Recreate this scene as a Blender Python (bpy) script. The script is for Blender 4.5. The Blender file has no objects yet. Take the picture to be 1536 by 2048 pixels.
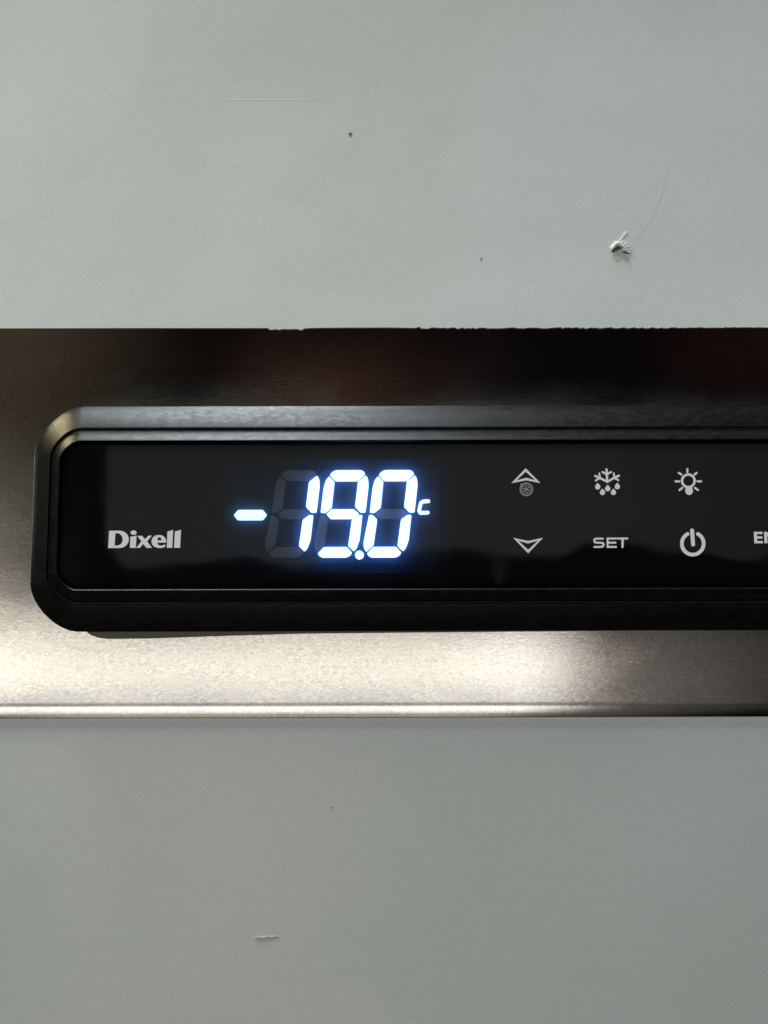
import bpy, bmesh, math, random
from mathutils import Vector, Matrix, noise as nzz
random.seed(7)
scn = bpy.context.scene
COL = scn.collection
R = math.radians

# ------------------------------------------------------------------ camera
F = 1900.0            # focal length in photo pixels (1536 wide)
D = 0.19              # metres from lens to steel
TH = R(5.5)           # lens slightly below, looking up
ROLL = R(0.13)
fw = Vector((0, math.cos(TH), math.sin(TH)))
up0 = Vector((0, -math.sin(TH), math.cos(TH)))
rt0 = Vector((1, 0, 0))
rt = rt0*math.cos(ROLL) - up0*math.sin(ROLL)
up = up0*math.cos(ROLL) + rt0*math.sin(ROLL)
CP = -fw*D
cam = bpy.data.cameras.new('camera')
cam.sensor_fit = 'HORIZONTAL'; cam.sensor_width = 36; cam.lens = 36*F/1536
cam.clip_start = 0.005; cam.clip_end = 20
co = bpy.data.objects.new('camera', cam); COL.objects.link(co)
m = Matrix.Identity(4)
for i in range(3):
    m[i][0] = rt[i]; m[i][1] = up[i]; m[i][2] = -fw[i]; m[i][3] = CP[i]
co.matrix_world = m
scn.camera = co

def P(px, py, dep=0.0):
    """measured position in the photo -> (x, z) in metres on the plane y = -dep"""
    r = fw*F + rt0*(px-768) + up0*(1024-py)
    t = (-dep - CP.y)/r.y
    p = CP + r*t
    return (p.x, p.z)
def VV(py):
    return (F*math.sin(TH)+(1024-py)*math.cos(TH))/(F*math.cos(TH)-(1024-py)*math.sin(TH))
def UU(px):
    return (px-768)/(F*math.cos(TH))

# ------------------------------------------------------------------ world (procedural surroundings, zones painted for the reflections)
w = bpy.data.worlds.new('World'); scn.world = w; w.use_nodes = True
nt = w.node_tree; nt.nodes.clear()
def N(nt, typ, **kw):
    n = nt.nodes.new(typ)
    for k, v in kw.items(): setattr(n, k, v)
    return n
def MA(nt, op, a, b=None, c=None):
    n = N(nt, 'ShaderNodeMath', operation=op)
    for i, v in enumerate((a, b, c)):
        if v is None: continue
        if isinstance(v, (int, float)): n.inputs[i].default_value = v
        else: nt.links.new(v, n.inputs[i])
    return n.outputs[0]
def SS(nt, x, a, b, lo=0.0, hi=1.0):
    """smooth step: lo at x=a, hi at x=b"""
    n = N(nt, 'ShaderNodeMapRange', interpolation_type='SMOOTHSTEP')
    nt.links.new(x, n.inputs[0])
    if a > b: a, b, lo, hi = b, a, hi, lo
    for i, v in zip((1, 2, 3, 4), (a, b, lo, hi)): n.inputs[i].default_value = v
    return n.outputs[0]
tc = N(nt, 'ShaderNodeTexCoord'); sp = N(nt, 'ShaderNodeSeparateXYZ')
nt.links.new(tc.outputs['Generated'], sp.inputs[0])
ny = MA(nt, 'MAXIMUM', MA(nt, 'MULTIPLY', sp.outputs[1], -1.0), 0.02)
u = MA(nt, 'DIVIDE', sp.outputs[0], ny); v = MA(nt, 'DIVIDE', sp.outputs[2], ny)
uv = N(nt, 'ShaderNodeCombineXYZ'); nt.links.new(u, uv.inputs[0]); nt.links.new(v, uv.inputs[1])
def noise(nt, vec, scale, detail=2.0, rough=.5, dist=0.0, mp=None):
    if mp:
        mn = N(nt, 'ShaderNodeMapping'); nt.links.new(vec, mn.inputs[0]); mn.inputs['Scale'].default_value = mp; vec = mn.outputs[0]
    n = N(nt, 'ShaderNodeTexNoise'); nt.links.new(vec, n.inputs['Vector'])
    n.inputs['Scale'].default_value = scale; n.inputs['Detail'].default_value = detail
    n.inputs['Roughness'].default_value = rough; n.inputs['Distortion'].default_value = dist
    return n.outputs['Fac']
nz = noise(nt, uv.outputs[0], 9, 1.5)
nz2 = noise(nt, uv.outputs[0], 4, 2)
wob = MA(nt, 'MULTIPLY', MA(nt, 'SUBTRACT', nz, .5), 0.09)
vw = MA(nt, 'ADD', v, wob); uw = MA(nt, 'ADD', u, wob)
def rgb(nt, val, col):
    n = N(nt, 'ShaderNodeVectorMath', operation='SCALE'); n.inputs[0].default_value = col
    nt.links.new(val, n.inputs['Scale']); return n.outputs[0]
def vadd(nt, a, b):
    n = N(nt, 'ShaderNodeVectorMath', operation='ADD'); nt.links.new(a, n.inputs[0]); nt.links.new(b, n.inputs[1]); return n.outputs[0]
def mul(*a):
    r = a[0]
    for x in a[1:]: r = MA(nt, 'MULTIPLY', r, x)
    return r
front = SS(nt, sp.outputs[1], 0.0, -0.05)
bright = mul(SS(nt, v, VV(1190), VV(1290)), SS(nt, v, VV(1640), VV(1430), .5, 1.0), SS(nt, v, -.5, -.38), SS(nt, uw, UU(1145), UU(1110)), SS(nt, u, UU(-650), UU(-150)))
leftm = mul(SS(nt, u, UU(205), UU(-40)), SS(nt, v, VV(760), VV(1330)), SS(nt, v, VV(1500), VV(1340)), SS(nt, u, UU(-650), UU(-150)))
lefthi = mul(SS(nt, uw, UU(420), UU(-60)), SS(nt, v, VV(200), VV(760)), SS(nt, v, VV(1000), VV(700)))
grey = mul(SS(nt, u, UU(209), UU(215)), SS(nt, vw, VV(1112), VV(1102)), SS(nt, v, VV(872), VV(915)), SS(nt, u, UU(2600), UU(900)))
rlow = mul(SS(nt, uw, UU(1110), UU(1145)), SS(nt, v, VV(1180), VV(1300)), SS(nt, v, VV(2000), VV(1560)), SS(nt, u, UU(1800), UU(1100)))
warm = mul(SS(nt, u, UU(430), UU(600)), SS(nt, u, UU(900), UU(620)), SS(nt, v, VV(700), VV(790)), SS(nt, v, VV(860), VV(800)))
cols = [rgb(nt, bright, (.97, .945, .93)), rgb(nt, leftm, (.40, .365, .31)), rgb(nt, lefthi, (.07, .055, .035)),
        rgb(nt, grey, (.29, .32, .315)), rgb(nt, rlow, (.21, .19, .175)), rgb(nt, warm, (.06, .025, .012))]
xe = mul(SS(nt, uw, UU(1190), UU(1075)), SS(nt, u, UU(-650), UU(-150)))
cols.append(rgb(nt, mul(xe, SS(nt, v, VV(1290), VV(1328)), SS(nt, v, VV(1380), VV(1342))), (1.9, 1.68, 1.25)))   # bright band added for glints on the steel
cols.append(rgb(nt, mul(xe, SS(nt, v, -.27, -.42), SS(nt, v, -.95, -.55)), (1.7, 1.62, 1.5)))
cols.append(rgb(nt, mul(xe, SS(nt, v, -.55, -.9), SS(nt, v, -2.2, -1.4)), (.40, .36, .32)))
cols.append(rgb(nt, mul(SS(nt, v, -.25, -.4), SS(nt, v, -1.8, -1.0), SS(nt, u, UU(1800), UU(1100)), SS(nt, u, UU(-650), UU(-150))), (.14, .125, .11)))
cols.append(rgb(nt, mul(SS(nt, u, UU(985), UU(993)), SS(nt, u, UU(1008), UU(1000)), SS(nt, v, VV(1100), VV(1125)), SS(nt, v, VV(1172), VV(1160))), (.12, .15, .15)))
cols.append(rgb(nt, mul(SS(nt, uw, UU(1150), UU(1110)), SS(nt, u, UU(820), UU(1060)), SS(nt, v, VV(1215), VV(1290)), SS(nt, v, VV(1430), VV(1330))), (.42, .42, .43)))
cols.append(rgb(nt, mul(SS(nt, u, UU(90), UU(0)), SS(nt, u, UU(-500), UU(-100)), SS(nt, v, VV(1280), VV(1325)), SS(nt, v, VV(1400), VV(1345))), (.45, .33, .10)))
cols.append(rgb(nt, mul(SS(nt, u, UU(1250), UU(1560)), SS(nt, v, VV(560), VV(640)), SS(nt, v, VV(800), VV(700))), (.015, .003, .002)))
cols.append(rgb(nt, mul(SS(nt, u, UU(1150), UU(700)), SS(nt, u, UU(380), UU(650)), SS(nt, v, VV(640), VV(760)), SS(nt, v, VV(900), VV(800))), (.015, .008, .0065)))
acc = cols[0]
for c_ in cols[1:]: acc = vadd(nt, acc, c_)
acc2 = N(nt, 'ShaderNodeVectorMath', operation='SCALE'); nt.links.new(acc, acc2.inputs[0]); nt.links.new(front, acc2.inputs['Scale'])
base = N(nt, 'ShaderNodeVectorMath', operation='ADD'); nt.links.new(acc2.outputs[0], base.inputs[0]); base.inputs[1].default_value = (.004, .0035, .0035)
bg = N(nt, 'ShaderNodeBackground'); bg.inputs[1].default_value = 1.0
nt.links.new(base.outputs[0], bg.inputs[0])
wo = N(nt, 'ShaderNodeOutputWorld'); nt.links.new(bg.outputs[0], wo.inputs[0])

# ------------------------------------------------------------------ lamps
def area(name, loc, target, sx, sy, power, color):
    l = bpy.data.lights.new(name, 'AREA'); l.shape = 'RECTANGLE'; l.size = sx; l.size_y = sy
    l.energy = power; l.color = color
    o = bpy.data.objects.new(name, l); COL.objects.link(o); o.location = loc
    o.rotation_euler = (Vector(target)-Vector(loc)).to_track_quat('-Z', 'Y').to_euler()
    return o
area('ceiling_lamp', (-0.22, -0.13, 0.95), (-.02, 0, 0), .50, .20, 17.5, (.86, .95, 1.0))
area('left_fill', (-0.27, -0.20, 0.04), (0, 0, .03), .08, .08, .14, (.92, .98, 1.0))  # unseen fill, added to brighten the panels at strip height
area('right_fill', (0.27, -0.20, 0.04), (0, 0, .03), .08, .08, .14, (.92, .98, 1.0))  # matching unseen fill on the other side
area('warm_lamp', (-0.42, -0.10, 0.36), (-.06, 0, .01), .07, .07, 1.8, (1.0, .86, .50))

scn.view_settings.view_transform = 'Standard'; scn.view_settings.look = 'None'
scn.view_settings.exposure = 0; scn.view_settings.gamma = 1; scn.view_settings.use_curve_mapping = False
scn.render.engine = 'CYCLES'

# ------------------------------------------------------------------ materials
def mat(name, base, rough=.5, metal=0.0, spec=.5):
    mt = bpy.data.materials.new(name); mt.use_nodes = True
    b = mt.node_tree.nodes['Principled BSDF']
    b.inputs['Base Color'].default_value = (*base, 1); b.inputs['Roughness'].default_value = rough
    b.inputs['Metallic'].default_value = metal; b.inputs['Specular IOR Level'].default_value = spec
    return mt, mt.node_tree, b
def mixcol(nt, fac, a, b):
    n = N(nt, 'ShaderNodeMix', data_type='RGBA'); nt.links.new(fac, n.inputs[0])
    for i, c in ((6, a), (7, b)):
        if isinstance(c, tuple): n.inputs[i].default_value = (*c, 1)
        else: nt.links.new(c, n.inputs[i])
    return n.outputs[2]
def bump(nt, b, h, strength, dist, prev=None):
    n = N(nt, 'ShaderNodeBump'); n.inputs['Strength'].default_value = strength; n.inputs['Distance'].default_value = dist
    nt.links.new(h, n.inputs['Height'])
    if prev is not None: nt.links.new(prev, n.inputs['Normal'])
    nt.links.new(n.outputs[0], b.inputs['Normal']); return n.outputs[0]

# white lacquered sheet
WHITE, t, b = mat('white_lacquer', (.62, .65, .635), .42)
g = N(t, 'ShaderNodeNewGeometry').outputs['Position']
n1 = noise(t, g, 14, 3); n2 = noise(t, g, 2600, 2, .7)
c1 = mixcol(t, SS(t, n1, .35, .7), (.545, .595, .585), (.605, .643, .638))
c2 = mixcol(t, SS(t, n2, .25, .75), (.88, .88, .88), (1, 1, 1))
mm = N(t, 'ShaderNodeMix', data_type='RGBA', blend_type='MULTIPLY'); mm.inputs[0].default_value = 1
t.links.new(c1, mm.inputs[6]); t.links.new(c2, mm.inputs[7]); t.links.new(mm.outputs[2], b.inputs['Base Color'])
h1 = noise(t, g, 900, 3, .6); pv = bump(t, b, h1, .25, .00004)
bump(t, b, noise(t, g, 30, 3), .6, .0004, pv)

# brushed stainless steel
STEEL = bpy.data.materials.new('brushed_steel'); STEEL.use_nodes = True
t = STEEL.node_tree; t.nodes.clear()
b = N(t, 'ShaderNodeBsdfGlossy', distribution='BECKMANN')
o = N(t, 'ShaderNodeOutputMaterial'); t.links.new(b.outputs[0], o.inputs[0])
g = N(t, 'ShaderNodeNewGeometry').outputs['Position']
grain = noise(t, g, 70, 5, .7, mp=(1, 1, 40))
speck = noise(t, g, 1900, 3, .7, .8, mp=(.7, 1, 1.1))
cloud = noise(t, g, 220, 4, .65, .8, mp=(.6, 1, 1.5))
smear = noise(t, g, 45, 3, .6, .3, mp=(.7, 1, 1.4))
c1 = mixcol(t, SS(t, smear, .25, .78), (.55, .545, .54), (.70, .69, .66))
fl_ = noise(t, g, 1500, 4, .75, 1.0, mp=(.7, 1, 1.1))
c3 = mixcol(t, MA(t, 'MULTIPLY_ADD', MA(t, 'SUBTRACT', SS(t, fl_, .3, .7), .5), SS(t, cloud, .35, .65, .5, 1.5), .5), (.80, .805, .815), (1.13, 1.12, 1.08))
mx = N(t, 'ShaderNodeMix', data_type='RGBA', blend_type='MULTIPLY'); mx.inputs[0].default_value = 1
t.links.new(c1, mx.inputs[6]); t.links.new(c3, mx.inputs[7]); t.links.new(mx.outputs[2], b.inputs['Color'])
rr = MA(t, 'ADD', SS(t, smear, .25, .75, .105, .15), MA(t, 'MULTIPLY', grain, .03))
t.links.new(rr, b.inputs['Roughness'])
pv = bump(t, b, grain, .10, .00002)
mk = SS(t, cloud, .3, .7, .5, 1.0)
bump(t, b, MA(t, 'MULTIPLY', speck, mk), .17, .00003, pv)

# satin black moulding
PLAST, t, b = mat('satin_black_plastic', (.01, .01, .01), .38, 0, .21)
g = N(t, 'ShaderNodeNewGeometry').outputs['Position']
gr = noise(t, g, 1700, 3, .7, .6, mp=(.7, 1, 1.3)); wr = noise(t, g, 800, 4, .7, .5, mp=(.7, 1, 1.2))
t.links.new(SS(t, wr, .3, .7, .33, .45), b.inputs['Roughness'])
t.links.new(mixcol(t, SS(t, wr, .3, .75), (.0015, .0015, .0015), (.004, .004, .0045)), b.inputs['Base Color'])
bump(t, b, gr, .5, .00005)

BEZSHADE, _, _ = mat('brown_bezel_shade', (.10, .088, .07), .6)  # colour of the painted shadow under the bezel
BOARD, t, b = mat('black_board', (.004, .0042, .0045), .6, 0, .1)
g = N(t, 'ShaderNodeNewGeometry').outputs['Position']
t.links.new(mixcol(t, noise(t, g, 300, 3), (.003, .003, .0035), (.006, .0062, .0065)), b.inputs['Base Color'])
NAVY, t, b = mat('navy_display_module', (.006, .013, .036), .6, 0, .1)
g = N(t, 'ShaderNodeNewGeometry').outputs['Position']
t.links.new(mixcol(t, noise(t, g, 400, 3), (.010, .0115, .016), (.013, .015, .020)), b.inputs['Base Color'])
GHOST, t, b = mat('unlit_segment', (.03, .033, .035), .6, 0, .1)
g = N(t, 'ShaderNodeNewGeometry').outputs['Position']
t.links.new(mixcol(t, noise(t, g, 500, 2), (.11, .112, .112), (.14, .145, .145)), b.inputs['Base Color'])
INK, t, b = mat('white_print', (.55, .56, .55), .5, 0, .3)
g = N(t, 'ShaderNodeNewGeometry').outputs['Position']
t.links.new(mixcol(t, noise(t, g, 3000, 2), (.62, .635, .64), (.78, .79, .80)), b.inputs['Base Color'])
INK2, t, b = mat('grey_print', (.3, .3, .3), .5, 0, .3)
g = N(t, 'ShaderNodeNewGeometry').outputs['Position']
t.links.new(mixcol(t, noise(t, g, 3000, 2), (.24, .24, .24), (.34, .34, .33)), b.inputs['Base Color'])
def glow(name, col, s):
    mt = bpy.data.materials.new(name); mt.use_nodes = True; t = mt.node_tree; t.nodes.clear()
    e = N(t, 'ShaderNodeEmission'); e.inputs[1].default_value = s
    g = N(t, 'ShaderNodeNewGeometry').outputs['Position']
    t.links.new(mixcol(t, noise(t, g, 700, 1), tuple(c*.96 for c in col), col), e.inputs[0])
    o = N(t, 'ShaderNodeOutputMaterial'); t.links.new(e.outputs[0], o.inputs[0]); return mt
LIT = glow('lit_segment', (.27, .52, 1.0), 5.0)
LITM = glow('lit_segment_cyan', (.44, .78, 1.0), 2.6)
LITC = glow('lit_unit_letter', (.40, .70, 1.0), 3.2)
GLASS = bpy.data.materials.new('smoked_glass'); GLASS.use_nodes = True
t = GLASS.node_tree; t.nodes.clear()
fr = N(t, 'ShaderNodeFresnel'); fr.inputs[0].default_value = 1.58
tr = N(t, 'ShaderNodeBsdfTransparent'); tr.inputs[0].default_value = (.92, .93, .94, 1)
gl = N(t, 'ShaderNodeBsdfGlossy'); gl.inputs[1].default_value = .035
ms = N(t, 'ShaderNodeMixShader'); t.links.new(fr.outputs[0], ms.inputs[0]); t.links.new(tr.outputs[0], ms.inputs[1]); t.links.new(gl.outputs[0], ms.inputs[2])
g = N(t, 'ShaderNodeNewGeometry').outputs['Position']
t.links.new(SS(t, noise(t, g, 60, 3), .3, .7, .02, .06), gl.inputs[1])
o = N(t, 'ShaderNodeOutputMaterial'); t.links.new(ms.outputs[0], o.inputs[0])
CHIP_EDGE, t, b = mat('undercoat_and_edge_shade', (.05, .05, .048), .7)
g = N(t, 'ShaderNodeNewGeometry').outputs['Position']
t.links.new(mixcol(t, noise(t, g, 2500, 3), (.008, .008, .008), (.05, .048, .045)), b.inputs['Base Color'])
DIRT, t, b = mat('olive_dirt', (.10, .09, .03), .8)
GREYD, t, b = mat('grey_dirt', (.22, .22, .21), .8)
SHADE, t, b = mat('grey_mark_and_shade', (.50, .54, .53), .5)
PALE, t, b = mat('pale_scuff', (.68, .72, .71), .5)

# ------------------------------------------------------------------ helpers
def link(name, me, m, parent=None):
    o = bpy.data.objects.new(name, me); COL.objects.link(o)
    if m: me.materials.append(m)
    if parent: o.parent = parent
    return o
def empty(name, label, cat, loc=(0, 0, 0)):
    o = bpy.data.objects.new(name, None); COL.objects.link(o); o.empty_display_size = .01
    o['label'] = label; o['category'] = cat; return o
def bm_done(name, bm, m, parent=None, smooth=False):
    bmesh.ops.recalc_face_normals(bm, faces=bm.faces)
    me = bpy.data.meshes.new(name); bm.to_mesh(me); bm.free()
    if smooth:
        for p in me.polygons: p.use_smooth = True
    return link(name, me, m, parent)
def prism(bm, pts, y0, y1):
    """solid polygon, pts = (x, z), y0 back, y1 front"""
    a = [bm.verts.new((x, y0, z)) for x, z in pts]; b = [bm.verts.new((x, y1, z)) for x, z in pts]
    bm.faces.new(a); bm.faces.new(b)
    n = len(pts)
    for i in range(n): bm.faces.new((a[i], a[(i+1) % n], b[(i+1) % n], b[i]))
def circle(cx, cy, r, n=28, ry=None):
    return [(cx+r*math.cos(2*math.pi*i/n), cy+(ry or r)*math.sin(2*math.pi*i/n)) for i in range(n)]
def ribbon(pts, wd, closed=False):
    """pixel polyline -> outline polygon(s) with round ends; returns list of outlines and holes"""
    n = len(pts); L = []; Rr = []
    for i in range(n):
        if closed: a = Vector(pts[i-1]); c = Vector(pts[(i+1) % n])
        else: a = Vector(pts[max(i-1, 0)]); c = Vector(pts[min(i+1, n-1)])
        p = Vector(pts[i])
        d1 = (p-a).normalized() if (p-a).length > 0 else (c-p).normalized()
        d2 = (c-p).normalized() if (c-p).length > 0 else d1
        nn = (Vector((-d1.y, d1.x))+Vector((-d2.y, d2.x))).normalized()
        k = 1/max(.45, nn.dot(Vector((-d1.y, d1.x))))
        L.append(p+nn*wd/2*k); Rr.append(p-nn*wd/2*k)
    if closed: return L, Rr
    def cap(p, d):
        s = []
        for i in range(1, 6):
            a = math.pi*i/6; nrm = Vector((-d.y, d.x))
            s.append(p+nrm*math.cos(a)*wd/2+d*math.sin(a)*wd/2)
        return s
    de = (Vector(pts[-1])-Vector(pts[-2])).normalized(); ds = (Vector(pts[0])-Vector(pts[1])).normalized()
    return L+cap(Vector(pts[-1]), de)+Rr[::-1]+cap(Vector(pts[0]), ds), None
GD = .0056     # glass front plane, metres in front of the steel
def flat(name, shapes, m, parent, dep, thick=.00003, dx=0.0, fn=None):
    """shapes: list of ('poly', outline, holes) in photo pixels, laid on the plane y=-dep"""
    bmA = bmesh.new()
    for k, (outl, holes) in enumerate(shapes):
        d = dep + k*.000004
        cu = bpy.data.curves.new('tmp', 'CURVE'); cu.dimensions = '2D'; cu.fill_mode = 'BOTH'; cu.extrude = thick/2
        for ring in [outl]+list(holes):
            s = cu.splines.new('POLY'); s.points.add(len(ring)-1); s.use_cyclic_u = True
            for i, q in enumerate(ring):
                x, z = P(q[0], q[1], dep); s.points[i].co = ((x+dx)*1000, z*1000, 0, 1)
        cu.extrude = thick/2*1000
        ob = bpy.data.objects.new('tmp', cu); COL.objects.link(ob)
        bpy.context.view_layer.update()
        me = bpy.data.meshes.new_from_object(ob)
        for vv in me.vertices:
            x, z, y = vv.co; vv.co = (x/1000, (-(fn(z/1000)+.00002) if fn else -d)+thick/2 - y/1000, z/1000)
        bmA.from_mesh(me); bpy.data.objects.remove(ob); bpy.data.curves.remove(cu); bpy.data.meshes.remove(me)
    bmesh.ops.remove_doubles(bmA, verts=bmA.verts, dist=1e-7)
    return bm_done(name, bmA, m, parent)
def Z(ox, oy, sc):
    """coordinates measured in an enlarged crop -> photo pixels"""
    return lambda pts: [(ox+x*sc, oy+y*sc) for x, y in pts]

# ------------------------------------------------------------------ white panels
XL, XR, ZT, ZB = -.42, .42, .42, -.46
UPD = .0004
z_e = P(768, 655, UPD)[1]
def up_dep(z):
    """bow added to the sheet to grade its shading: depth towards the room at height z"""
    h = max(0, z-z_e); a, L = .04, .085
    k = min(h, L)
    y = a*k - .12*k*k/(2*L) + (-.08)*(min(h, .13)-k)
    return UPD - y
def lo_dep(z): return -LP - .088*max(0, min(zl-z, .15))  # lean added so the lower sheet shades darker
def PS(px, py, fn):
    d = fn(P(px, py)[1])
    for _ in range(4): x, z = P(px, py, d); d = fn(z)
    return x, z, d
upper = empty('cabinet_panel', 'white lacquered metal panel with a chipped dent, above the steel strip', 'panel')
bm = bmesh.new()
edge = [(XL, P(0, 655, UPD)[1])]
xs = 0
knots = [(-50, 655), (300, 655), (500, 655.5), (536, 655.5), (541, 659), (552, 658), (560, 659), (566, 657.5), (580, 658), (596, 657.5),
         (603, 660), (610, 656.5), (625, 655.5), (700, 655), (780, 655), (833, 656), (837, 654), (840, 654), (843, 657), (858, 657.5)]
x = 860
while x < 1560:
    amp = 1.9 if (860 < x < 960 or 1070 < x < 1180) else 1.2
    knots.append((x, 656.5 + random.uniform(-.8, 1)*amp*(.6 if x > 1360 else 1))); x += random.uniform(3, 10)
    if random.random() < .3: knots.append((x-1.5, 655.5))
knots = [k for i, k in enumerate(knots) if i == 0 or k[0] > knots[i-1][0]]
for k in knots: edge.append(P(k[0], k[1], UPD))
edge.append((XR, edge[-1][1]))
zs = [.0008+.13*(k/40) for k in range(41)]+[.2, ZT-z_e]
rows = [[bm.verts.new((x, .004, z)) for x, z in edge], [bm.verts.new((x, -up_dep(z), z)) for x, z in edge]]
for hh in zs: rows.append([bm.verts.new((x, -up_dep(z_e+hh), z_e+hh)) for x, z in edge])
for a, b_ in zip(rows, rows[1:]):
    for i in range(len(edge)-1): bm.faces.new((a[i], a[i+1], b_[i+1], b_[i])).material_index = 1 if a is rows[0] else 0
uo = bm_done('sheet', bm, WHITE, upper, True); uo.data.materials.append(CHIP_EDGE)  # underside darkened, painting in the shadow line below the edge
if sum(p.normal.y for p in uo.data.polygons) > 0: uo.data.flip_normals()
uo.data.set_sharp_from_angle(angle=R(40))
lower = empty('cabinet_panel', 'white lacquered metal panel with one short scratch, below the steel strip', 'panel')
LP = .0011
zl = P(768, 1435, -.0008)[1]
bm = bmesh.new(); a = [bm.verts.new((XL if i in (0, 3) else XR, -lo_dep(z) if z < zl else LP, z)) for i, z in enumerate((zl+.004, zl+.004, zl, zl))]
bm.faces.new(a)
c_ = [bm.verts.new((x, -lo_dep(zl-.15), zl-.15)) for x in (XL, XR)]; d_ = [bm.verts.new((x, -lo_dep(zl-.15), ZB)) for x in (XL, XR)]
bm.faces.new((a[3], a[2], c_[1], c_[0])); bm.faces.new((c_[0], c_[1], d_[1], d_[0]))
lo_ = bm_done('sheet', bm, WHITE, lower)
if sum(p.normal.y for p in lo_.data.polygons) > 0: lo_.data.flip_normals()
so_ = lo_.modifiers.new('thickness', 'SOLIDIFY'); so_.thickness = .0008; so_.offset = -1

# ------------------------------------------------------------------ steel strip (profile swept along x)
strip = empty('steel_strip', 'brushed stainless steel strip with rolled lower edge, between the two white panels', 'metal strip')
zt = P(768, 640)[1]; ztv = P(768, 657)[1]; zb0 = P(768, 1403)[1]; zb1 = P(768, 1435, -.0008)[1]
prof = [(0, zt+.002), (0, ztv), (0, ztv-.0006), (0, ztv-.0012)]
for k in range(1, 13): prof.append((0, ztv-.0012+(zb0-ztv+.0012)*k/12))
BA = 23
Rb = (zb0-zb1)/math.sin(R(BA))
for k in range(1, 21):
    a = R(BA)*k/20; prof.append((Rb*(1-math.cos(a)), zb0-Rb*math.sin(a)))
prof.append((.004, zb1))
bm = bmesh.new(); nx = 40; rows = []
for i in range(nx+1):
    xx = XL+(XR-XL)*i/nx
    rows.append([bm.verts.new((xx, y, z)) for y, z in prof])
for i in range(nx):
    for j in range(len(prof)-1): bm.faces.new((rows[i][j], rows[i+1][j], rows[i+1][j+1], rows[i][j+1]))
bmesh.ops.solidify(bm, geom=bm.faces[:], thickness=-.0003) if False else None
so = bm_done('sheet', bm, STEEL, strip, True)
me = so.data
# face normals must look towards the room (-y)
if sum(p.normal.y for p in me.polygons) > 0: me.flip_normals()

# ------------------------------------------------------------------ controller
ctl = empty('temperature_controller', 'black digital temperature controller showing minus 19.0 C, set in the steel strip', 'temperature controller')
XB0, ZB0 = P(69, 1000)[0], P(768, 1262)[1]
ZB1 = P(768, 813)[1]; XB1 = XB0+.188
def rrect(t, kl=.98, kt=1.14, kb=1.17, kr=.98, rad=.0096, fl=.22, n=12):
    x0, x1 = XB0+t*kl, XB1-t*kr; z0, z1 = ZB0+t*kb, ZB1-t*kt
    r = max(rad-t*.82, .0022); pts = []
    for cx, cz, a0 in ((x1-r, z1-r, 0), (x0+r, z1-r, 90), (x0+r, z0+r, 180), (x1-r, z0+r, 270)):
        A = Vector((cx+r*math.cos(R(a0)), cz+r*math.sin(R(a0)))); B = Vector((cx+r*math.cos(R(a0+90)), cz+r*math.sin(R(a0+90))))
        for i in range(n+1):
            a = R(a0+90*i/n); q = Vector((cx+r*math.cos(a), cz+r*math.sin(a))); s = i/n
            pts.append(tuple(q.lerp(A.lerp(B, s), fl*math.sin(math.pi*s)**.5 if 0 < s < 1 else 0)))
    return pts
def sweep(name, prof, m, parent, capfront=False, capback=False):
    bm = bmesh.new(); rings = []
    for tt, d in prof: rings.append([bm.verts.new((x, -d, z)) for x, z in rrect(tt)])
    n = len(rings[0])
    for j in range(len(rings)-1):
        for i in range(n):
            bm.faces.new((rings[j][i], rings[j][(i+1) % n], rings[j+1][(i+1) % n], rings[j+1][i]))
    if capfront: bm.faces.new(rings[-1])
    if capback: bm.faces.new(rings[0])
    o = bm_done(name, bm, m, parent)
    return o
def smooth_angle(o, ang=35):
    me = o.data
    for p in me.polygons: p.use_smooth = True
    try: me.set_sharp_from_angle(angle=R(ang))
    except Exception: pass
MM = .001
bez = sweep('bezel', [(0.15*MM, -.0002), (0, .0001), (0, .0008), (.15*MM, .0011), (1.6*MM, .0023), (4.25*MM, .0045), (4.5*MM, .0046), (4.62*MM, .0040), (4.95*MM, .0040), (5.0*MM, .0040)], PLAST, ctl)
smooth_angle(bez)
rim = sweep('inner_rim', [(4.9*MM, .0030), (4.93*MM, .0043), (5.05*MM, .0046), (6.75*MM, .0060), (6.9*MM, .0061), (7.0*MM, .0060), (7.12*MM, .0055), (7.14*MM, .0030)], PLAST, bez)
smooth_angle(rim)
gls = sweep('display_window', [(7.6*MM, .0050), (7.6*MM, GD-.00005), (7.66*MM, GD), (7.8*MM, GD)], GLASS, ctl, True)
# backing board
bm = bmesh.new(); prism(bm, rrect(7.12*MM), .0003, -.0026); bm_done('backing_board', bm, BOARD, ctl)
# brown wedge standing in for the shadow beneath the bezel
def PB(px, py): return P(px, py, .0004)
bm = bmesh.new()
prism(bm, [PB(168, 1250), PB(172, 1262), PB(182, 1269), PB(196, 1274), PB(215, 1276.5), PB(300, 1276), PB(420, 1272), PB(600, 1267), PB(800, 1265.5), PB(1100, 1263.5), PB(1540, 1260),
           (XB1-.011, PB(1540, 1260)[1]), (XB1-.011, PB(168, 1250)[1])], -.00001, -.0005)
bsh = bm_done('bezel_shadow', bm, BEZSHADE, ctl)

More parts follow.
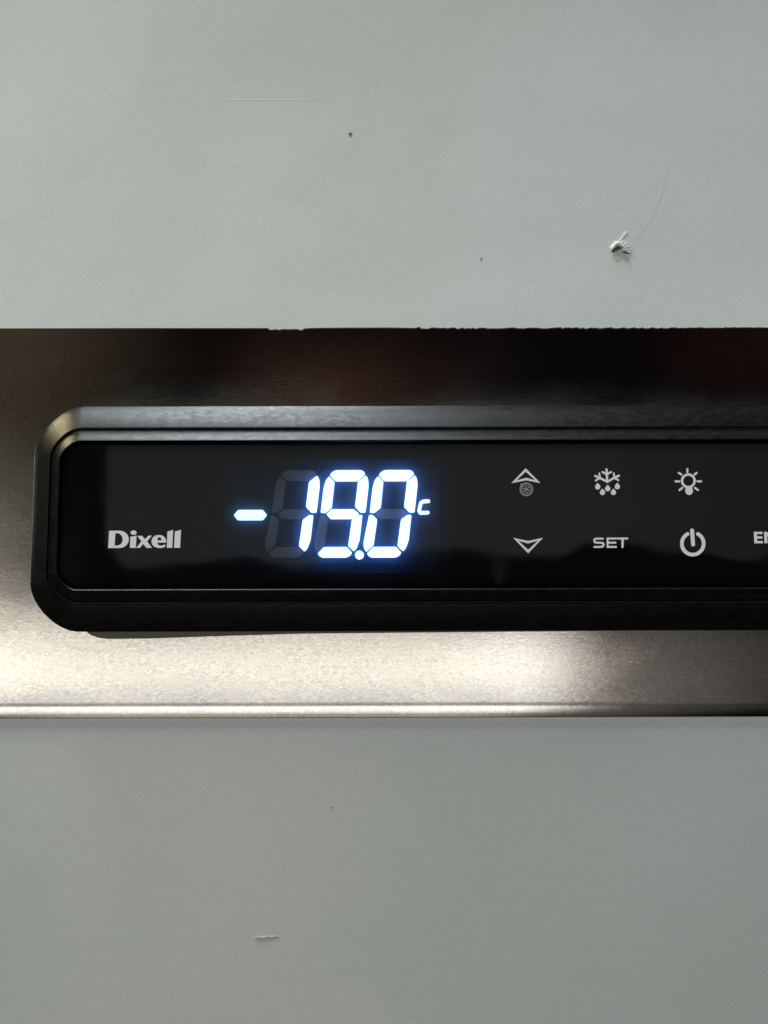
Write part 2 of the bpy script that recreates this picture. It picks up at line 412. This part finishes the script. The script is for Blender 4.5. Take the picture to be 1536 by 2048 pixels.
# display module
MD = .0027
bm = bmesh.new()
prism(bm, [P(452, 936, MD), P(878, 936, MD), P(878, 1127, MD), P(446, 1127, MD)], -.0026, -MD)
mod = bm_done('display_module', bm, NAVY, ctl)
z1 = Z(440, 900, 460/1536)
SEG = {
 'a': [(1062,166),(1078,146),(1105,134),(1265,134),(1285,143),(1297,160),(1248,206),(1098,206)],
 'f': [(1056,175),(1091,212),(1073,385),(1030,419),(1000,417),(1020,250),(1034,203)],
 'b': [(1303,170),(1316,195),(1319,240),(1299,415),(1267,417),(1230,378),(1249,212)],
 'g': [(1038,427),(1075,395),(1220,395),(1256,425),(1215,459),(1066,459)],
 'e': [(996,434),(1020,434),(1049,465),(1025,634),(976,680),(960,652),(959,610)],
 'c': [(1278,434),(1260,600),(1240,655),(1222,676),(1185,640),(1209,465),(1252,434)],
 'd': [(982,690),(1023,647),(1174,647),(1210,685),(1195,706),(1170,717),(1010,717),(992,706)]}
pitch = P(1300, 1024, MD)[0]-P(1202.2, 1024, MD)[0]
SD = .0035
def round_poly(pts, k=.16):
    out = []; n = len(pts)
    for i in range(n):
        p = Vector(pts[i]); a = Vector(pts[i-1]); c = Vector(pts[(i+1) % n])
        out.append(tuple(p.lerp(a, min(k, 4/max((a-p).length, 1))))); out.append(tuple(p.lerp(c, min(k, 4/max((c-p).length, 1)))))
    return out
for k, lit in ((2, 'bc'), (1, 'abcdfg'), (0, 'abcdef')):
    dx = -pitch*k
    un = [s for s in 'abcdefg' if s not in lit]
    dg = flat('digit', [(z1(round_poly(SEG[s])), []) for s in un], GHOST, ctl, MD+.0003, .0002, dx)
    dg['label'] = {2: 'dim left digit lit as 1', 1: 'middle digit lit as 9', 0: 'right digit lit as 0'}[k]
    for s in lit:
        flat('lit_segment', [(z1(round_poly(SEG[s])), [])], LIT, dg, SD, .0006, dx)
flat('decimal_point', [(circle(718.5, 1109.8, 8.6), [])], LIT, ctl, SD, .0006)
flat('minus_sign', [(z1(round_poly([(92,433),(122,398),(285,398),(311,432),(283,466),(118,466)])), [])], LITM, ctl, SD, .0006)
flat('unit_letter', [(ribbon(z1([(1392,342),(1358,343),(1341,355),(1330,405),(1340,419),(1388,418)]), 6.6)[0], [])], LITC, ctl, SD, .0006)

# film added over the module to make the bloom around lit segments
FILM = bpy.data.materials.new('halo_film_blue'); FILM.use_nodes = True
t = FILM.node_tree; t.nodes.clear()
tr = N(t, 'ShaderNodeBsdfTransparent'); tl = N(t, 'ShaderNodeBsdfTranslucent')
g = N(t, 'ShaderNodeNewGeometry').outputs['Position']
t.links.new(mixcol(t, noise(t, g, 800, 2), (.20, .45, 1.0), (.26, .52, 1.0)), tl.inputs[0])
ms = N(t, 'ShaderNodeMixShader'); ms.inputs[0].default_value = .12
o = N(t, 'ShaderNodeOutputMaterial'); t.links.new(tr.outputs[0], ms.inputs[1]); t.links.new(tl.outputs[0], ms.inputs[2]); t.links.new(ms.outputs[0], o.inputs[0])
FD = .0042
bm = bmesh.new(); q = [bm.verts.new((x, -FD, z)) for x, z in (P(440, 918, FD), P(900, 918, FD), P(900, 1146, FD), P(440, 1146, FD))]; bm.faces.new(q)
bm_done('halo_film', bm, FILM, ctl)

# printed marks
ID = GD+.00008
zl_ = Z(200, 1040, 180/1536)
def arcp(cx, cy, rx, ry, a0, a1, n=10): return [(cx+rx*math.cos(R(a0+(a1-a0)*i/n)), cy+ry*math.sin(R(a0+(a1-a0)*i/n))) for i in range(n+1)]
Dl = [(155,172)]+arcp(330,320,160,148,-90,90,20)+[(137,468)]
Dh = [(262,215)]+arcp(292,320,93,105,-90,90,16)+[(247,425)]
el = [(1127,378),(978,378),(984,400),(1002,420),(1030,430),(1070,425),(1108,408),(1116,442),(1085,460),(1040,470),(990,469),(930,450),(890,412),(876,360),(884,318),(906,282),(945,256),(1000,246),(1055,254),(1098,280),(1122,320),(1129,350)]
eh = [(974,338),(980,308),(996,290),(1014,285),(1034,293),(1046,312),(1048,338)]
flat('maker_logo', [(zl_(Dl), [zl_(Dh)]),
   (zl_([(518,275),(570,268),(622,255),(616,360),(610,466),(508,466)]), []), (zl_(circle(572,206,52,22,38)), []),
   (zl_([(636,262),(718,260),(766,318),(825,258),(884,258),(802,355),(887,466),(790,466),(735,398),(678,466),(616,466),(706,355)]), []),
   (zl_(el), [zl_(eh)]),
   (zl_([(1150,188),(1200,176),(1247,160),(1240,320),(1232,466),(1138,466)]), []),
   (zl_([(1278,188),(1330,176),(1382,158),(1373,320),(1366,466),(1262,466)]), [])], INK, ctl, ID)
za = Z(1000, 920, 280/1536); zb = Z(1300, 920, 236/1536); sa = 280/1536; sb = 236/1536
def ring(cx, cy, r, wd): return (circle(cx, cy, r+wd/2, 36), [circle(cx, cy, r-wd/2, 36)])
def stroke(pts, wd, z=za, s=sa): return (ribbon(z(pts), wd*s)[0], [])
def cstroke(pts, wd, z=za, s=sa):
    a, b_ = ribbon(z(pts), wd*s, True)
    area_ = lambda q: abs(sum(q[i][0]*q[(i+1) % len(q)][1]-q[(i+1) % len(q)][0]*q[i][1] for i in range(len(q))))
    if area_(a) < area_(b_): a, b_ = b_, a
    return (a, [b_])
upb = flat('up_button', [cstroke([(283,113),(418,243),(290,212),(152,243)], 27)], INK, ctl, ID)
cx, cy = za([(290, 325)])[0]
snow = [ring(cx, cy, 12.3, 2.4), ring(cx, cy, 8.6, 1.2)]
for k in range(3):
    a = R(60*k+20); dx_, dz_ = 7.2*math.cos(a), 7.2*math.sin(a)
    snow.append((ribbon([(cx-dx_, cy-dz_), (cx+dx_, cy+dz_)], 1.7)[0], []))
snow.append((za([(222,262),(262,266),(240,300)]), []))
flat('fan_icon', snow, INK2, upb, ID)
flat('down_button', [cstroke([(308,1008),(445,872),(308,906),(172,872)], 27)], INK, ctl, ID)
dfb = flat('defrost_button', [stroke([(1170,108),(1174,170),(1176,235)], 24), stroke([(1125,137),(1173,163),(1220,137)], 22),
   stroke([(1046,180),(1098,203),(1178,244),(1252,203),(1305,178)], 24), stroke([(1052,230),(1098,200),(1090,152)], 20), stroke([(1300,228),(1254,200),(1250,152)], 20)], INK, ctl, ID)
for x_, y_ in ((1073,300), (1182,320), (1288,298), (1125,362), (1245,362)):
    flat('drop', [(za([(x_, y_-44)]+[(x_+29*math.cos(R(a)), y_+29*math.sin(R(a))) for a in range(-30, 211, 20)]), [])], INK, dfb, ID)
cx, cy = zb([(500, 280)])[0]
lb = flat('light_button', [ring(cx, cy, 82*sb, 31*sb)], INK, ctl, ID)
flat('bulb_base', [(zb([(456,345),(470,360),(468,372)]+[(458,400)]+[(510+50*math.cos(R(a)), 412+52*math.sin(R(a))) for a in range(170, 9, -20)]+[(558,400),(550,372),(552,358),(560,345),(510,352)]), [])], INK, lb, ID+.00003)
for a, b_ in (((488,128),(488,165)), ((376,176),(408,197)), ((608,176),(582,198)), ((333,287),(383,287)), ((618,287),(666,287)), ((385,400),(420,373)), ((588,373),(626,400))):
    flat('ray', [stroke([a, b_], 27, zb, sb)], INK, lb, ID)
pw = flat('power_button', [stroke([(556+142*math.cos(R(a)), 1098+143*math.sin(R(a))) for a in range(-62, 243, 8)], 47, zb, sb)], INK, ctl, ID)
flat('power_bar', [stroke([(547,925),(560,1110)], 50, zb, sb)], INK, pw, ID)
flat('set_button', [stroke([(1128,868),(1055,867),(1037,876),(1033,892),(1040,907),(1055,912),(1115,913),(1132,921),(1137,936),(1130,952),(1112,959),(1034,959)], 21),
   stroke([(1272,867),(1180,867),(1180,959),(1272,959)], 21), stroke([(1180,913),(1266,913)], 22), stroke([(1292,867),(1396,867)], 21), stroke([(1345,867),(1343,960)], 24)], INK, ctl, ID)
def fontmesh():
    cu = bpy.data.curves.new('tmp', 'FONT'); cu.body = 'EMERSON'; cu.size = 3.55; cu.offset = .10; cu.extrude = .015; cu.space_character = 1.08
    ob = bpy.data.objects.new('tmp', cu); COL.objects.link(ob); bpy.context.view_layer.update()
    me = bpy.data.meshes.new_from_object(ob); bpy.data.objects.remove(ob)
    x0 = min(v.co.x for v in me.vertices); y0 = min(v.co.y for v in me.vertices); hh = max(v.co.y for v in me.vertices)-y0
    ox, oz = P(1508.5, 1088.5, ID); H = P(0, 1065, ID)[1]-P(0, 1088.5, ID)[1]; s = H/hh
    for v in me.vertices:
        x, y, z = v.co; v.co = (ox+(x-x0)*s*1.22, -ID-z*.001, oz+(y-y0)*s)
    return me
me = fontmesh(); me.name = 'brand_name'; link('brand_name', me, INK, ctl)

# ------------------------------------------------------------------ marks on the panels
def patch(name, px0, py0, px1, py1, hfun, m, parent, nx=90, ny=80, fn=up_dep):
    bm = bmesh.new(); g = []
    for j in range(ny+1):
        row = []
        for i in range(nx+1):
            px = px0+(px1-px0)*i/nx; py = py0+(py1-py0)*j/ny
            e = min(i, nx-i, j, ny-j)
            x, z, dep = PS(px, py, fn); hgt = hfun(px, py)*min(1, e/5)*.0001
            row.append(bm.verts.new((x, -(dep+.000006+hgt), z)))
        g.append(row)
    for j in range(ny):
        for i in range(nx): bm.faces.new((g[j][i], g[j][i+1], g[j+1][i+1], g[j+1][i]))
    o = bm_done(name, bm, m, parent, True)
    if sum(p.normal.y for p in o.data.polygons) > 0: o.data.flip_normals()
    return o
def seg_d(px, py, a, b_):
    ax, ay = a; bx, by = b_; t_ = max(0, min(1, ((px-ax)*(bx-ax)+(py-ay)*(by-ay))/((bx-ax)**2+(by-ay)**2)))
    return math.hypot(px-ax-t_*(bx-ax), py-ay-t_*(by-ay)), t_
def chip_h(px, py):
    hh = 0
    for pts, wd, hg in (([(1226,498),(1233,489),(1240,488),(1248,494),(1254,501)], 3.6, 5.5), ([(1240,486),(1247,476),(1254,467)], 2.6, 2),
                        ([(1234,520),(1243,515),(1250,510)], 3.0, 1.8), ([(1250,500),(1262,508)], 2.4, 2.5), ([(1246,486),(1256,496),(1259,502)], 4, 3)):
        for a, b_ in zip(pts, pts[1:]):
            d, _ = seg_d(px, py, a, b_); hh = max(hh, hg*math.exp(-(d/wd)**2))
    q_ = Vector((px*.16, py*.16, 0)); hh *= .55+.9*abs(nzz.noise(q_*1.7)+.4)
    hh += 1.2*nzz.noise(q_*2.3)*math.exp(-(((px-1243)/15)**2+((py-500)/12)**2))
    hh += 1.6*math.exp(-(((px-1243)/17)**2+((py-500)/14)**2))
    return hh
def arc_h(px, py):
    hh = 0
    pts = [(1262,486),(1278,468),(1296,446),(1312,420),(1324,392),(1334,358),(1339,318)]
    for i, (a, b_) in enumerate(zip(pts, pts[1:])):
        d, _ = seg_d(px, py, a, b_); hg = (1.3, 1.5, .8, .4, .35, .7)[i]; hh = max(hh, hg*math.exp(-(d/4.5)**2))
    return hh
chip = patch('dent', 1205, 300, 1360, 540, lambda a, b_: .6*chip_h(a, b_)+.0*arc_h(a, b_), WHITE, upper, 190, 280)
flat('exposed_core', [([(1225,503),(1229,498),(1233,494.5),(1236,492.5),(1240,493.5),(1244,495.5),(1247,496),(1243,498.5),(1239,498.5),(1236,501),(1232,503),(1229,504.5),(1226,505)], []),
                      ([(1247,503),(1252,504.5),(1259,507.5),(1252,506.8)], [])], CHIP_EDGE, chip, PS(1240, 498, up_dep)[2]+.0006, .0004)
flat('scuff', [([(440,197.5),(520,198.5),(645,199),(600,200.6),(500,199.8),(460,199.2)], [])], PALE, upper, PS(540, 199, up_dep)[2], .00002, 0, up_dep)
flat('scratch', [([(1262,486),(1272,472),(1284,458),(1294,448),(1300,438),(1318,404),(1330,366),(1336,340),(1339,318),(1340,330),(1337,350),(1332,372),(1321,406),(1305,440),(1299,452),(1288,464),(1276,478),(1266,487)], [])], SHADE, upper, PS(1290, 450, up_dep)[2], .00003, 0, up_dep)  # scratch, its indent's shade laid in as a darker strip
flat('scratch', [([(842,292),(846,285),(847,287),(843,294)], [])], SHADE, upper, PS(844, 289, up_dep)[2], .00003, 0, up_dep)
flat('dirt_speck', [(circle(702, 267.5, 3.2, 10), [])], DIRT, upper, PS(702, 267, up_dep)[2]+.0001, .0001)
flat('dirt_speck', [([(962,516),(965,515),(964,520),(962,520)], [])], GREYD, upper, PS(963, 518, up_dep)[2]+.0001, .0001)
def low_h(px, py):
    pts = [(510,1875),(532,1873.4),(555,1873)]
    hh = 0
    for a, b_ in zip(pts, pts[1:]):
        d, _ = seg_d(px, py, a, b_); hh = max(hh, (.75+.45*math.sin(px*.35))*math.exp(-(d/1.7)**2))
    return hh
patch('scratch', 495, 1858, 570, 1890, low_h, WHITE, lower, 110, 64, lo_dep)
flat('scratch_groove', [([(508,1876.3),(520,1875.8),(533,1873.6),(553,1872.6),(553,1873.6),(534,1874.8),(521,1877)], [])], GREYD, lower, PS(530, 1875, lo_dep)[2]+.00015, .0001)
flat('dirt_speck', [(circle(662, 1615, 1.6, 8), [])], GREYD, lower, PS(662, 1615, lo_dep)[2]+.0001, .0001)
